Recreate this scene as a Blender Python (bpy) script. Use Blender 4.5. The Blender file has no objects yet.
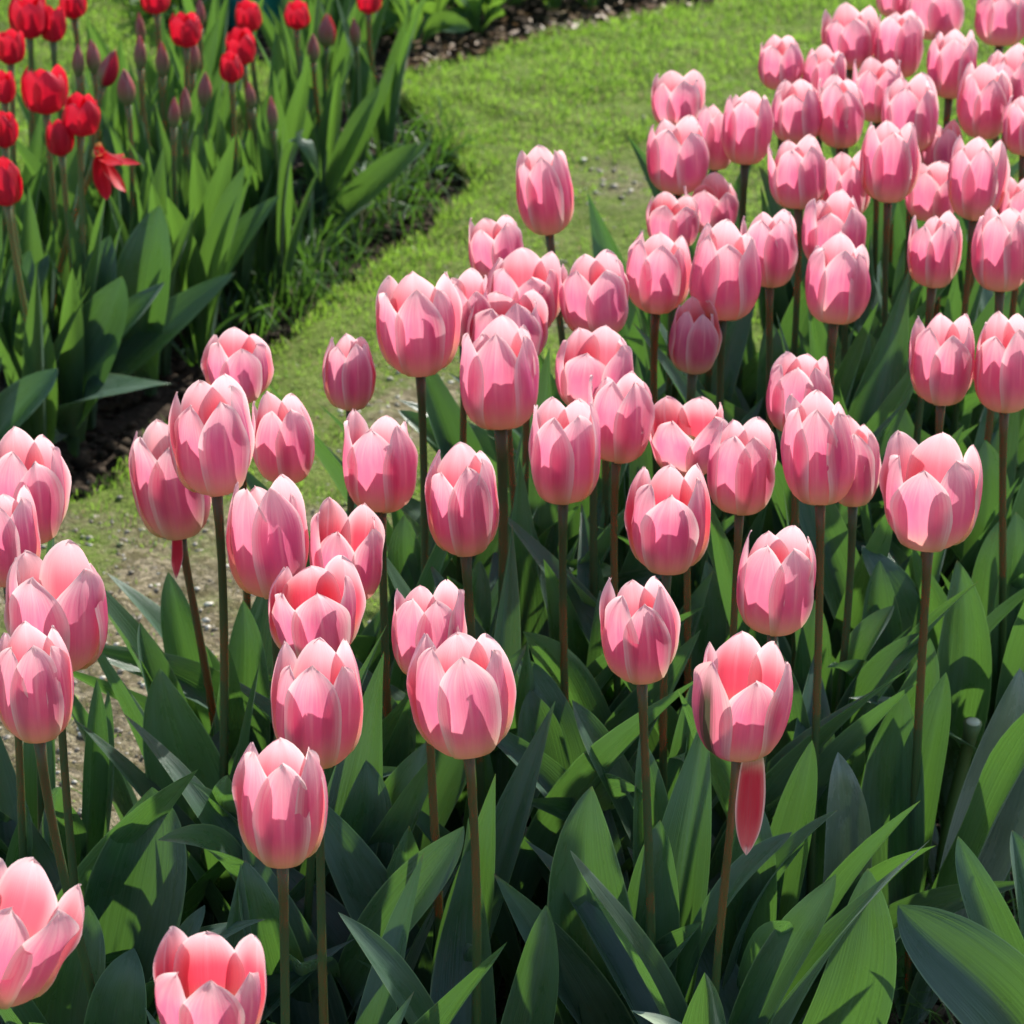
import bpy, math, random
import numpy as np
from mathutils import Vector, Matrix, noise

# ------------------------------------------------------------------ camera, sky, sun, exposure
SC = bpy.context.scene
COL = SC.collection
F = 3750.0                       # focal length in pixels of the 1024 px picture
PITCH = math.radians(26.0)
CAM = Vector((0, 0, 1.5))
cam_d = bpy.data.cameras.new("camera")
cam = bpy.data.objects.new("camera", cam_d)
COL.objects.link(cam)
cam.location = CAM
cam.rotation_euler = (math.radians(90) - PITCH, 0, 0)
cam_d.sensor_width = 36
cam_d.lens = F / 1024 * 36
cam_d.clip_start = 0.05
cam_d.clip_end = 2000
cam_d.dof.use_dof = True
cam_d.dof.focus_distance = 2.3
cam_d.dof.aperture_fstop = 21
SC.camera = cam

SUN_EL, SUN_AZ = math.radians(38), math.radians(33)     # azimuth clockwise from +Y (the view direction)
world = bpy.data.worlds.new("World")
SC.world = world
world.use_nodes = True
wt = world.node_tree
sky = wt.nodes.new("ShaderNodeTexSky")
sky.sky_type = 'NISHITA'
sky.sun_disc = False
sky.sun_elevation = SUN_EL
sky.sun_rotation = SUN_AZ
bg = wt.nodes["Background"]
bg.inputs[1].default_value = 0.15
wt.links.new(sky.outputs[0], bg.inputs[0])
sun_d = bpy.data.lights.new("sun", 'SUN')
sun_d.energy = 5.0
sun_d.angle = math.radians(0.9)
sun_d.color = (1.0, 0.955, 0.88)
sun = bpy.data.objects.new("sun", sun_d)
COL.objects.link(sun)
sdir = Vector((math.sin(SUN_AZ) * math.cos(SUN_EL), math.cos(SUN_AZ) * math.cos(SUN_EL), math.sin(SUN_EL)))
sun.rotation_euler = sdir.to_track_quat('Z', 'Y').to_euler()
vs = SC.view_settings
vs.view_transform = 'Standard'
vs.look = 'None'
vs.gamma = 1
vs.exposure = 0.5
SC.cycles.max_bounces = 10
SC.cycles.transmission_bounces = 8
SC.cycles.diffuse_bounces = 5
SC.cycles.use_denoising = True

# ------------------------------------------------------------------ pixel <-> place
FW = Vector((0, math.cos(PITCH), -math.sin(PITCH)))
UP = Vector((0, math.sin(PITCH), math.cos(PITCH)))

def ray(u, v):
    return FW + Vector(((u - 512) / F, 0, 0)) + UP * ((512 - v) / F)

def at_z(u, v, z=0.0):
    r = ray(u, v)
    return CAM + r * ((z - CAM.z) / r.z)

def at_y(u, v, y):
    r = ray(u, v)
    return CAM + r * (y / r.y)

def sstep(a, b, x):
    t = min(1.0, max(0.0, (x - a) / (b - a)))
    return t * t * (3 - 2 * t)

def interp(tab, t):
    """Smooth (Catmull-Rom) reading of a table of (t, value)."""
    n = len(tab)
    if t <= tab[0][0]: return tab[0][1]
    if t >= tab[-1][0]: return tab[-1][1]
    for i in range(n - 1):
        if t <= tab[i + 1][0]:
            break
    t0, p1 = tab[i]; t1, p2 = tab[i + 1]
    s = (t - t0) / (t1 - t0)
    m1 = (p2 - tab[i - 1][1]) / (t1 - tab[i - 1][0]) if i > 0 else (p2 - p1) / (t1 - t0)
    m2 = (tab[i + 2][1] - p1) / (tab[i + 2][0] - t0) if i + 2 < n else (p2 - p1) / (t1 - t0)
    h = t1 - t0
    s2, s3 = s * s, s * s * s
    return (2*s3 - 3*s2 + 1) * p1 + (s3 - 2*s2 + s) * h * m1 + (-2*s3 + 3*s2) * p2 + (s3 - s2) * h * m2

# ------------------------------------------------------------------ materials
class NT:
    def __init__(self, name):
        self.m = bpy.data.materials.new(name)
        self.m.use_nodes = True
        self.t = self.m.node_tree
        self.t.nodes.clear()
        self.out = self.n("ShaderNodeOutputMaterial")
    def n(self, typ, **kw):
        nd = self.t.nodes.new(typ)
        for k, v in kw.items():
            setattr(nd, k, v)
        return nd
    def l(self, a, b):
        self.t.links.new(a, b)
    def put(self, inp, val):
        if isinstance(val, bpy.types.NodeSocket): self.l(val, inp)
        elif isinstance(val, (tuple, list)) and len(val) == 3 and inp.type == 'RGBA': inp.default_value = (*val, 1)
        else: inp.default_value = val
    def math(self, op, a, b=0.0, clamp=False):
        nd = self.n("ShaderNodeMath", operation=op, use_clamp=clamp)
        self.put(nd.inputs[0], a); self.put(nd.inputs[1], b)
        return nd.outputs[0]
    def mix(self, fac, a, b, blend='MIX'):
        nd = self.n("ShaderNodeMix", data_type='RGBA', blend_type=blend)
        self.put(nd.inputs[0], fac); self.put(nd.inputs[6], a); self.put(nd.inputs[7], b)
        return nd.outputs[2]
    def rng(self, x, a, b, c=0.0, d=1.0, smooth=True):
        nd = self.n("ShaderNodeMapRange")
        if smooth: nd.interpolation_type = 'SMOOTHSTEP'
        self.put(nd.inputs[0], x)
        for i, q in zip((1, 2, 3, 4), (a, b, c, d)): nd.inputs[i].default_value = q
        return nd.outputs[0]
    def noise(self, vec, scale, detail=3.0, rough=0.55):
        nd = self.n("ShaderNodeTexNoise")
        if vec is not None: self.l(vec, nd.inputs["Vector"])
        nd.inputs["Scale"].default_value = scale
        nd.inputs["Detail"].default_value = detail
        nd.inputs["Roughness"].default_value = rough
        return nd.outputs[0]
    def scaled(self, vec, sx, sy, sz, off=None):
        nd = self.n("ShaderNodeMapping")
        self.l(vec, nd.inputs[0])
        nd.inputs["Scale"].default_value = (sx, sy, sz)
        if off is not None: self.l(off, nd.inputs["Location"])
        return nd.outputs[0]
    def principled(self, col, rough=0.5, spec=0.5, normal=None, **kw):
        p = self.n("ShaderNodeBsdfPrincipled")
        self.put(p.inputs["Base Color"], col)
        self.put(p.inputs["Roughness"], rough)
        self.put(p.inputs["Specular IOR Level"], spec)
        if normal is not None: self.l(normal, p.inputs["Normal"])
        for k, v in kw.items(): self.put(p.inputs[k.replace('_', ' ')], v)
        return p.outputs[0]
    def bump(self, h, strength, dist):
        b = self.n("ShaderNodeBump")
        b.inputs["Strength"].default_value = strength
        b.inputs["Distance"].default_value = dist
        self.l(h, b.inputs["Height"])
        return b.outputs[0]
    def done(self, surf):
        self.l(surf, self.out.inputs[0])
        return self.m

def uv_at(k):
    uv = k.n("ShaderNodeUVMap").outputs[0]
    sep = k.n("ShaderNodeSeparateXYZ")
    k.l(uv, sep.inputs[0])
    e = k.math('MULTIPLY', k.math('ABSOLUTE', k.math('SUBTRACT', sep.outputs[0], 0.5)), 2.0)
    return uv, sep.outputs[0], sep.outputs[1], e

def rnd_offset(k):
    oi = k.n("ShaderNodeObjectInfo")
    c = k.n("ShaderNodeCombineXYZ")
    k.l(k.math('MULTIPLY', oi.outputs["Random"], 37.0), c.inputs[0])
    k.l(k.math('MULTIPLY', oi.outputs["Random"], 91.0), c.inputs[1])
    return oi.outputs["Random"], c.outputs[0]

def petal_material(name, edge, mid, in_edge, in_mid, base, t_edge, t_mid, t_amount, mauve=None, green=0.0, base_top=0.17, in_span=0.5, white=None, t_in=None, stripe=0.6, in_top=(0.80, 1.0)):
    k = NT(name)
    uv, x, t, e = uv_at(k)
    rnd, off = rnd_offset(k)
    streak = k.noise(k.scaled(uv, 26, 1.6, 1, off), 1.0, 4, 0.6)
    blot = k.noise(k.scaled(uv, 3, 2.2, 1, off), 1.0, 2)
    wob = k.math('ADD', e, k.math('MULTIPLY', k.math('SUBTRACT', streak, 0.5), 0.5))
    fl = k.rng(wob, 1.03, 0.50)
    fl = k.math('MULTIPLY', fl, k.rng(k.math('ADD', t, k.math('MULTIPLY', k.math('SUBTRACT', streak, 0.5), 0.34)), 1.03, 0.60))
    fl = k.math('MULTIPLY', fl, k.rng(blot, 0.2, 0.7, 0.72, 1.0), clamp=True)
    midc = k.mix(rnd, mid, mauve or mid)
    outer = k.mix(fl, edge, midc)
    inner = k.mix(k.rng(e, 1.0, in_span), in_edge, in_mid)
    inner = k.mix(k.rng(t, in_top[0], in_top[1]), inner, in_edge)
    bf = k.n("ShaderNodeNewGeometry").outputs["Backfacing"]
    bmix = k.rng(k.math('ADD', t, k.math('MULTIPLY', k.math('SUBTRACT', streak, 0.5), 0.1)), base_top, 0.03)
    rim = k.math('MAXIMUM', k.rng(wob, 0.80, 1.02, 0.0, 0.72), k.rng(t, 0.90, 1.0, 0.0, 0.55))
    fine = k.noise(k.scaled(uv, 75, 1.1, 1, off), 1.0, 3, 0.6)
    col = k.mix(bf, outer, inner)
    col = k.mix(k.rng(fine, 0.30, 0.62, 0.36, 0.0), col, tuple(c * .62 for c in mid))
    col = k.mix(rim, col, white or edge)
    # a thin pale vein down the middle of the petal
    vein = k.math('MULTIPLY', k.rng(e, 0.10, 0.0, 0.0, stripe), k.rng(t, 0.25, 0.7))
    col = k.mix(vein, col, edge)
    tr = k.mix(fl, t_edge, t_mid)
    if t_in: tr = k.mix(bf, tr, k.mix(k.math('MULTIPLY', k.rng(e, 1.0, 0.45), k.rng(t, 0.93, 0.55)), t_edge, t_in))
    tr = k.mix(rim, tr, white or t_edge)
    if green > 0:
        gm = k.math('MULTIPLY', k.rng(k.math('ADD', e, k.math('MULTIPLY', k.math('SUBTRACT', streak, .5), .5)), 0.45, 0.1), k.rng(t, 0.95, 0.6))
        gm = k.math('MULTIPLY', gm, green)
        col = k.mix(gm, col, (0.05, 0.07, 0.04))
        tr = k.mix(gm, tr, (0.06, 0.09, 0.04))
    col = k.mix(bmix, col, base)
    tr = k.mix(bmix, tr, base)
    hsv = k.n("ShaderNodeHueSaturation")
    k.put(hsv.inputs["Color"], col)
    k.l(k.rng(rnd, 0, 1, 0.93, 1.05, False), hsv.inputs["Value"])
    nrm = k.bump(k.noise(k.scaled(uv, 60, 2.0, 1, off), 1.0, 3), 0.16, 0.002)
    p = k.principled(hsv.outputs[0], 0.42, 0.30, nrm)
    tn = k.n("ShaderNodeBsdfTranslucent")
    k.l(tr, tn.inputs[0]); k.l(nrm, tn.inputs["Normal"])
    mx = k.n("ShaderNodeMixShader")
    mx.inputs[0].default_value = t_amount
    k.l(p, mx.inputs[1]); k.l(tn.outputs[0], mx.inputs[2])
    return k.done(mx.outputs[0])

M_PINK = petal_material("pink_petal", edge=(0.91, 0.60, 0.615), mid=(0.58, 0.080, 0.235), in_edge=(0.91, 0.53, 0.545), in_mid=(0.82, 0.09, 0.135),
                        base=(0.84, 0.68, 0.36), t_edge=(0.97, 0.60, 0.63), t_mid=(0.93, 0.225, 0.385), t_amount=0.50, mauve=(0.51, 0.10, 0.30), base_top=0.46, white=(0.93, 0.77, 0.74), t_in=(0.95, 0.19, 0.26), in_top=(0.50, 0.93))
M_PINK_RED = petal_material("pink_petal_red_inside", edge=(0.91, 0.60, 0.615), mid=(0.58, 0.080, 0.235), in_edge=(0.91, 0.53, 0.545), in_mid=(0.82, 0.055, 0.095),
                        base=(0.84, 0.68, 0.36), t_edge=(0.97, 0.60, 0.63), t_mid=(0.93, 0.225, 0.385), t_amount=0.50, mauve=(0.51, 0.10, 0.30), base_top=0.46, white=(0.93, 0.77, 0.74), t_in=(0.95, 0.10, 0.16), in_top=(0.82, 1.0))
M_STREAK = petal_material("green_streaked_petal", edge=(0.84, 0.46, 0.54), mid=(0.56, 0.13, 0.28), in_edge=(0.90, 0.50, 0.48), in_mid=(0.86, 0.17, 0.18),
                        base=(0.40, 0.40, 0.16), t_edge=(0.95, 0.60, 0.57), t_mid=(0.93, 0.22, 0.31), t_amount=0.35, green=0.95)
M_DROOP = petal_material("hanging_petal", edge=(0.88, 0.62, 0.62), mid=(0.70, 0.10, 0.18), in_edge=(0.64, 0.018, 0.055), in_mid=(0.62, 0.012, 0.045),
                        base=(0.86, 0.76, 0.55), t_edge=(0.95, 0.60, 0.57), t_mid=(0.6, 0.03, 0.07), t_amount=0.05, base_top=0.36, in_span=0.82, stripe=0.0)
M_RED = petal_material("red_petal", edge=(0.74, 0.035, 0.07), mid=(0.48, 0.007, 0.032), in_edge=(0.70, 0.016, 0.03), in_mid=(0.62, 0.006, 0.012),
                       base=(0.60, 0.30, 0.10), t_edge=(0.85, 0.035, 0.065), t_mid=(0.74, 0.008, 0.030), t_amount=0.40, mauve=(0.50, 0.018, 0.06), base_top=0.08)
M_BUD = petal_material("bud_petal", edge=(0.52, 0.24, 0.22), mid=(0.50, 0.055, 0.085), in_edge=(0.6, 0.02, 0.02), in_mid=(0.6, 0.01, 0.01),
                       base=(0.22, 0.26, 0.11), t_edge=(0.6, 0.10, 0.10), t_mid=(0.6, 0.04, 0.05), t_amount=0.22, mauve=(0.36, 0.17, 0.14), base_top=0.7)

def leaf_material(name, dark, pale, trans, t_amount, rough=0.36, spec=0.5, rim=(0.26, 0.38, 0.18)):
    k = NT(name)
    uv, x, t, e = uv_at(k)
    rnd, off = rnd_offset(k)
    vein = k.noise(k.scaled(uv, 34, 0.7, 1, off), 1.0, 3, 0.6)
    blot = k.noise(k.scaled(uv, 2.2, 4, 1, off), 1.0, 4, 0.6)
    col = k.mix(k.rng(blot, 0.3, 0.72), dark, pale)
    col = k.mix(k.rng(vein, 0.35, 0.7, 0.0, 0.45), col, dark)
    col = k.mix(k.rng(e, 0.06, 0.0, 0.0, 0.4), col, pale)
    col = k.mix(k.rng(e, 0.945, 0.99, 0.0, 0.75), col, rim)
    tip = k.math('MULTIPLY', k.rng(t, 0.965, 1.0), k.rng(rnd, 0.45, 0.6))
    col = k.mix(tip, col, (0.16, 0.12, 0.05))
    spots = k.noise(k.scaled(uv, 12, 40, 1, off), 1.0, 2)
    col = k.mix(k.rng(spots, 0.72, 0.78, 0.0, 0.5), col, (0.09, 0.08, 0.04))
    hsv = k.n("ShaderNodeHueSaturation")
    k.put(hsv.inputs["Color"], col)
    k.l(k.rng(rnd, 0, 1, 0.8, 1.22, False), hsv.inputs["Value"])
    k.l(k.rng(k.math('FRACT', k.math('MULTIPLY', rnd, 7.3)), 0, 1, 0.485, 0.515, False), hsv.inputs["Hue"])
    tr = k.mix(k.rng(vein, 0.3, 0.7, 0.0, 0.55), trans, tuple(c * 0.6 for c in trans))
    tr = k.mix(k.rng(blot, 0.35, 0.75, 0.0, 0.5), tr, tuple(c * 0.7 for c in trans))
    nrm = k.bump(k.math('ADD', vein, k.math('MULTIPLY', blot, 0.4)), 0.30, 0.003)
    ro = k.rng(blot, 0.2, 0.8, rough - 0.06, rough + 0.14)
    p = k.principled(hsv.outputs[0], ro, spec, nrm, Sheen_Weight=0.22, Sheen_Roughness=0.35, Sheen_Tint=(0.75, 0.9, 0.92, 1))
    tn = k.n("ShaderNodeBsdfTranslucent")
    k.l(tr, tn.inputs[0]); k.l(nrm, tn.inputs["Normal"])
    mx = k.n("ShaderNodeMixShader")
    mx.inputs[0].default_value = t_amount
    k.l(p, mx.inputs[1]); k.l(tn.outputs[0], mx.inputs[2])
    return k.done(mx.outputs[0])

M_LEAF = leaf_material("tulip_leaf", (0.034, 0.082, 0.043), (0.084, 0.148, 0.106), (0.15, 0.35, 0.045), 0.29, 0.27, 0.65)
M_LEAF_RED = leaf_material("red_bed_leaf", (0.034, 0.085, 0.034), (0.070, 0.13, 0.075), (0.18, 0.38, 0.045), 0.36, 0.33, 0.5)
M_LEAF_SHEEN = leaf_material("painted_sheen_leaf", (0.12, 0.17, 0.125), (0.24, 0.28, 0.235), (0.12, 0.22, 0.06), 0.05, 0.22, 1.0, (0.3, 0.36, 0.28))  # green leaf catching the sun: its bright sheen painted as pale base colour
M_LOW = leaf_material("low_plant_leaf", (0.05, 0.13, 0.03), (0.10, 0.19, 0.07), (0.22, 0.42, 0.04), 0.40, 0.42, 0.4)
M_STRAP = leaf_material("strap_leaf", (0.030, 0.085, 0.028), (0.06, 0.13, 0.05), (0.14, 0.33, 0.03), 0.34, 0.34, 0.5)
M_PALE = leaf_material("pale_leaf", (0.26, 0.34, 0.22), (0.36, 0.42, 0.30), (0.3, 0.42, 0.2), 0.3, 0.5, 0.3, (0.6, 0.65, 0.5))

def stem_material(name, low, high):
    k = NT(name)
    uv, x, t, e = uv_at(k)
    rnd, off = rnd_offset(k)
    nz = k.noise(k.scaled(uv, 6, 9, 1, off), 1.0, 4)
    f = k.rng(k.math('ADD', t, k.math('MULTIPLY', k.math('SUBTRACT', nz, .5), .35)), 0.45, 0.92)
    col = k.mix(f, low, high)
    col = k.mix(k.rng(nz, 0.35, 0.7, 0, 0.35), col, low)
    nrm = k.bump(nz, 0.12, 0.001)
    return k.done(k.principled(col, 0.45, 0.4, nrm, Subsurface_Weight=0.05))

M_STEM = stem_material("tulip_stem", (0.050, 0.098, 0.030), (0.042, 0.060, 0.027))
M_STEM_RED = stem_material("red_tulip_stem", (0.085, 0.165, 0.05), (0.10, 0.15, 0.055))
k = NT("flower_heart")
M_HEART = k.done(k.principled((0.42, 0.42, 0.13), 0.5, 0.3))
k = NT("cut_stalk_end")
M_CUT = k.done(k.principled((0.55, 0.58, 0.42), 0.5, 0.3))

def pos(k):
    return k.n("ShaderNodeTexCoord").outputs["Object"]

k = NT("garden_soil")
P = pos(k)
n1, n2, n3 = k.noise(P, 9, 5, .6), k.noise(P, 70, 6, .65), k.noise(P, 240, 4, .6)
c = k.mix(k.rng(n1, .3, .7), (0.035, 0.024, 0.016), (0.075, 0.052, 0.034))
c = k.mix(k.rng(n2, .45, .75, 0, .7), c, (0.12, 0.088, 0.058))
c = k.mix(k.rng(n3, .62, .72, 0, .6), c, (0.20, 0.16, 0.11))
M_SOIL = k.done(k.principled(c, .9, .2, k.bump(k.math('ADD', n2, k.math('MULTIPLY', n3, .5)), .9, .012)))

k = NT("clod_soil")
rnd, off = rnd_offset(k)
P = pos(k)
n2 = k.noise(P, 60, 5, .6)
c = k.mix(k.rng(n2, .3, .7), (0.030, 0.021, 0.014), (0.095, 0.068, 0.045))
M_CLOD = k.done(k.principled(c, .9, .2, k.bump(k.noise(P, 400, 4), .7, .004)))

k = NT("lawn_ground")          # mossy earth under the blades, worn to gravelly soil where the 'worn' attribute says so
P = pos(k)
at = k.n("ShaderNodeAttribute", attribute_name="worn")
n1, n2, n3 = k.noise(P, 14, 4, .6), k.noise(P, 90, 5, .65), k.noise(P, 330, 4, .6)
green = k.mix(k.rng(n2, .3, .7), (0.12, 0.18, 0.028), (0.21, 0.28, 0.055))
green = k.mix(k.rng(n3, .5, .7, 0, .6), green, (0.05, 0.06, 0.02))
vor = k.n("ShaderNodeTexVoronoi"); k.l(P, vor.inputs["Vector"]); vor.inputs["Scale"].default_value = 210
sepc = k.n("ShaderNodeSeparateColor"); k.l(vor.outputs["Color"], sepc.inputs[0])
grit = k.mix(sepc.outputs[0], (0.13, 0.105, 0.062), (0.46, 0.385, 0.25))
grit = k.mix(k.rng(n2, .42, .62), grit, (0.15, 0.13, 0.06))
wf = k.math('ADD', at.outputs["Fac"], k.math('MULTIPLY', k.math('SUBTRACT', n1, .5), 1.1))
wf = k.math('ADD', wf, k.math('MULTIPLY', k.math('SUBTRACT', n2, .5), .8))
c = k.mix(k.rng(wf, .42, .82), green, grit)
M_LAWN = k.done(k.principled(c, .9, .15, k.bump(k.math('ADD', n2, n3), .8, .008)))

def blade_material(name, a, b, tr, dry, ta=0.5):
    k = NT(name)
    at = k.n("ShaderNodeAttribute", attribute_name="tint")
    sp = k.n("ShaderNodeSeparateColor"); k.l(at.outputs["Color"], sp.inputs[0])
    c = k.mix(sp.outputs[0], a, b)
    c = k.mix(k.math('GREATER_THAN', sp.outputs[1], 0.86), c, dry)
    t2 = k.mix(k.math('GREATER_THAN', sp.outputs[1], 0.86), tr, dry)
    p = k.principled(c, .45, .3)
    tn = k.n("ShaderNodeBsdfTranslucent"); k.l(t2, tn.inputs[0])
    mx = k.n("ShaderNodeMixShader"); mx.inputs[0].default_value = ta
    k.l(p, mx.inputs[1]); k.l(tn.outputs[0], mx.inputs[2])
    return k.done(mx.outputs[0])

M_GRASS = blade_material("lawn_grass", (0.13, 0.26, 0.036), (0.225, 0.365, 0.07), (0.34, 0.57, 0.065), (0.30, 0.26, 0.13))
M_WEED = blade_material("bed_grass", (0.03, 0.085, 0.022), (0.07, 0.15, 0.04), (0.13, 0.30, 0.03), (0.22, 0.21, 0.12), .36)
M_STONE = blade_material("gravel_stone", (0.16, 0.135, 0.095), (0.46, 0.41, 0.32), (0.3, 0.27, 0.2), (0.62, 0.58, 0.48), 0.02)
M_LITTER = blade_material("dry_litter", (0.14, 0.075, 0.035), (0.30, 0.19, 0.10), (0.3, 0.18, 0.08), (0.40, 0.30, 0.19), .2)

k = NT("teal_enamel")
P = pos(k)
nz = k.noise(P, 18, 4)
M_TEAL = k.done(k.principled(k.mix(k.rng(nz, .35, .7), (0.015, 0.20, 0.20), (0.025, 0.26, 0.25)), .42, .45, k.bump(nz, .05, .002)))
k = NT("handle_steel")
M_STEEL = k.done(k.principled((0.35, 0.36, 0.36), .4, .5, Metallic=1.0))

# ------------------------------------------------------------------ object helpers
def mesh_obj(name, verts, faces, mat, parent=None, uvs=None, loc=None):
    me = bpy.data.meshes.new(name)
    me.from_pydata([tuple(v) for v in verts], [], faces)
    if uvs is not None:
        ul = me.uv_layers.new(name="UVMap")
        li = np.empty(len(me.loops), dtype=np.int32)
        me.loops.foreach_get("vertex_index", li)
        ul.data.foreach_set("uv", np.asarray(uvs, dtype=np.float32)[li].ravel())
    me.polygons.foreach_set("use_smooth", np.ones(len(me.polygons), dtype=bool))
    me.materials.append(mat)
    me.update()
    o = bpy.data.objects.new(name, me)
    COL.objects.link(o)
    if parent is not None: o.parent = parent
    if loc is not None: o.location = loc
    return o

def tag(o, label=None, cat=None, group=None, kind=None):
    if label: o["label"] = label
    if cat: o["category"] = cat
    if group: o["group"] = group
    if kind: o["kind"] = kind
    return o

def empty(name, loc):
    o = bpy.data.objects.new(name, None)
    o.empty_display_size = 0.05
    COL.objects.link(o)
    o.location = loc
    return o

def grid_faces(nt, nv):
    f = []
    for i in range(nt):
        for j in range(nv):
            a = i * (nv + 1) + j
            f.append((a, a + 1, a + nv + 2, a + nv + 1))
    return f

def raw_mesh(name, co, tris, mat, tint=None, kind="stuff", quads=None, smooth=False):
    """Fast mesh from numpy arrays: triangles (n,3) or quads (n,4)."""
    idx = tris if quads is None else quads
    per = idx.shape[1]
    me = bpy.data.meshes.new(name)
    me.vertices.add(len(co)); me.vertices.foreach_set("co", np.asarray(co, np.float32).ravel())
    me.loops.add(idx.size); me.loops.foreach_set("vertex_index", idx.astype(np.int32).ravel())
    me.polygons.add(len(idx))
    me.polygons.foreach_set("loop_start", np.arange(0, idx.size, per, dtype=np.int32))
    me.polygons.foreach_set("loop_total", np.full(len(idx), per, np.int32))
    if smooth: me.polygons.foreach_set("use_smooth", np.ones(len(idx), dtype=bool))
    if tint is not None:
        a = me.attributes.new("tint", 'FLOAT_COLOR', 'POINT')
        a.data.foreach_set("color", np.asarray(tint, np.float32).ravel())
    me.materials.append(mat)
    me.update(calc_edges=True); me.validate()
    o = bpy.data.objects.new(name, me)
    COL.objects.link(o)
    if kind: o["kind"] = kind
    return o

# ------------------------------------------------------------------ the setting: soil, lawn, path
def poly(px):
    return np.array([at_z(u, v)[:2] for u, v in px])

RED_BED = poly([(-500, 640), (-200, 575), (0, 525), (110, 478), (200, 412), (290, 338), (370, 268), (440, 222), (472, 188),
                (460, 160), (428, 138), (402, 100), (380, 78), (300, 95), (200, 140), (100, 215), (-200, 330), (-500, 400)])
FAR_BED = poly([(150, -40), (150, 30), (240, 60), (330, 84), (400, 79), (470, 60), (540, 39), (640, 17), (720, 1), (900, -38), (1300, -160), (200, -190)])
PINK_BED = poly([(-500, 985), (-200, 935), (60, 905), (200, 850), (300, 785), (420, 690), (545, 600), (677, 500), (780, 430), (870, 370),
                 (1000, 290), (1200, 170), (1500, 400), (1500, 1600), (-500, 1600)])

def inside(poly_, x, y):
    r = np.zeros(x.shape, bool)
    n = len(poly_)
    for i in range(n):
        x1, y1 = poly_[i]; x2, y2 = poly_[(i + 1) % n]
        c = ((y1 > y) != (y2 > y))
        r ^= c & (x < (x2 - x1) * (y - y1) / ((y2 - y1) if y2 != y1 else 1e-9) + x1)
    return r

def dist(poly_, x, y):
    d = np.full(x.shape, 1e9)
    n = len(poly_)
    for i in range(n):
        a = poly_[i]; b = poly_[(i + 1) % n]
        ab = b - a
        t = np.clip(((x - a[0]) * ab[0] + (y - a[1]) * ab[1]) / (ab @ ab), 0, 1)
        d = np.minimum(d, np.hypot(x - a[0] - t * ab[0], y - a[1] - t * ab[1]))
    return d

def nz2(x, y, s, seed=0.0, octv=3):
    """Cheap numpy value noise, about -1..1."""
    out = np.zeros_like(x, dtype=float); amp = 1.0; tot = 0.0
    for o in range(octv):
        xs, ys = x * s + seed * 17.3 + 31.7 * o, y * s + seed * 5.1 + 11.9 * o
        xi, yi = np.floor(xs), np.floor(ys)
        fx, fy = xs - xi, ys - yi
        fx, fy = fx * fx * (3 - 2 * fx), fy * fy * (3 - 2 * fy)
        h = lambda a, b: np.modf(np.abs(np.sin(a * 127.1 + b * 311.7) * 43758.5453))[0] * 2 - 1
        out += amp * ((h(xi, yi) * (1 - fx) + h(xi + 1, yi) * fx) * (1 - fy) + (h(xi, yi + 1) * (1 - fx) + h(xi + 1, yi + 1) * fx) * fy)
        tot += amp; amp *= 0.5; s *= 2.1
    return out / tot

def axis(lo, hi, step, far):
    a = np.arange(lo, hi + step / 2, step)
    g = []
    d = step
    p = hi
    while p < far:
        d *= 1.5; p += d; g.append(p)
    q = []
    d = step; p = lo
    while p > -far:
        d *= 1.5; p -= d; q.append(p)
    return np.array(q[::-1] + list(a) + g)

def lawn_mask(x, y):
    j = 0.018 * nz2(x, y, 22, 3)
    sd = lambda p: np.where(inside(p, x, y), -1, 1) * dist(p, x, y)
    return np.minimum(np.minimum(sd(RED_BED), sd(FAR_BED)), sd(PINK_BED)) + j

WORN_SPOTS = [(40, 800, .28, .95), (130, 690, .28, .92), (200, 620, .20, .7), (430, 430, .18, .7), (640, 205, .12, .66), (590, 300, .15, .7), (735, 115, .06, .4), (560, 150, .07, .35),
              (350, 520, .2, .6), (530, 400, .14, .5), (300, 560, .2, .7), (660, 120, .06, .35)]
def worn(x, y):
    """0 lush .. 1 bare: the strip beside the pink bed is trodden, more so towards the near end."""
    d = dist(PINK_BED, x, y)
    w = 0.55 * np.exp(-(d / 0.16) ** 2)
    w = w + 0.22 * np.clip((3.35 - y) / 0.5, 0, 1)
    for u, v, r, a in WORN_SPOTS:
        p = at_z(u, v)
        w = np.maximum(w, a * np.exp(-((x - p.x) ** 2 + ((y - p.y) * .7) ** 2) / r ** 2))
    w = w + 0.30 * nz2(x, y, 11, 7)
    return np.clip(w, 0, 1)

def relief(x, y):
    return 0.008 * nz2(x, y, 4, 1) + 0.007 * nz2(x, y, 18, 2) + 0.005 * nz2(x, y, 55, 4)

ax, ay = axis(-1.3, 1.3, 0.016, 500), axis(1.7, 5.4, 0.016, 500)
X, Y = np.meshgrid(ax, ay)
near = np.clip(1 - (np.maximum(np.abs(X) - 1.3, 0) + np.maximum(Y - 5.4, 0) + np.maximum(1.7 - Y, 0)) / .5, 0, 1)
Z = relief(X, Y) * 1.6 * near - 0.022
nx = len(ax)
q = (np.arange(len(ay) - 1)[:, None] * nx + np.arange(nx - 1)[None, :]).ravel()
quads = np.stack([q, q + 1, q + nx + 1, q + nx], 1)
ground = raw_mesh("ground", np.stack([X, Y, Z], -1).reshape(-1, 3), None, M_SOIL, kind="structure", quads=quads, smooth=True)

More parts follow.
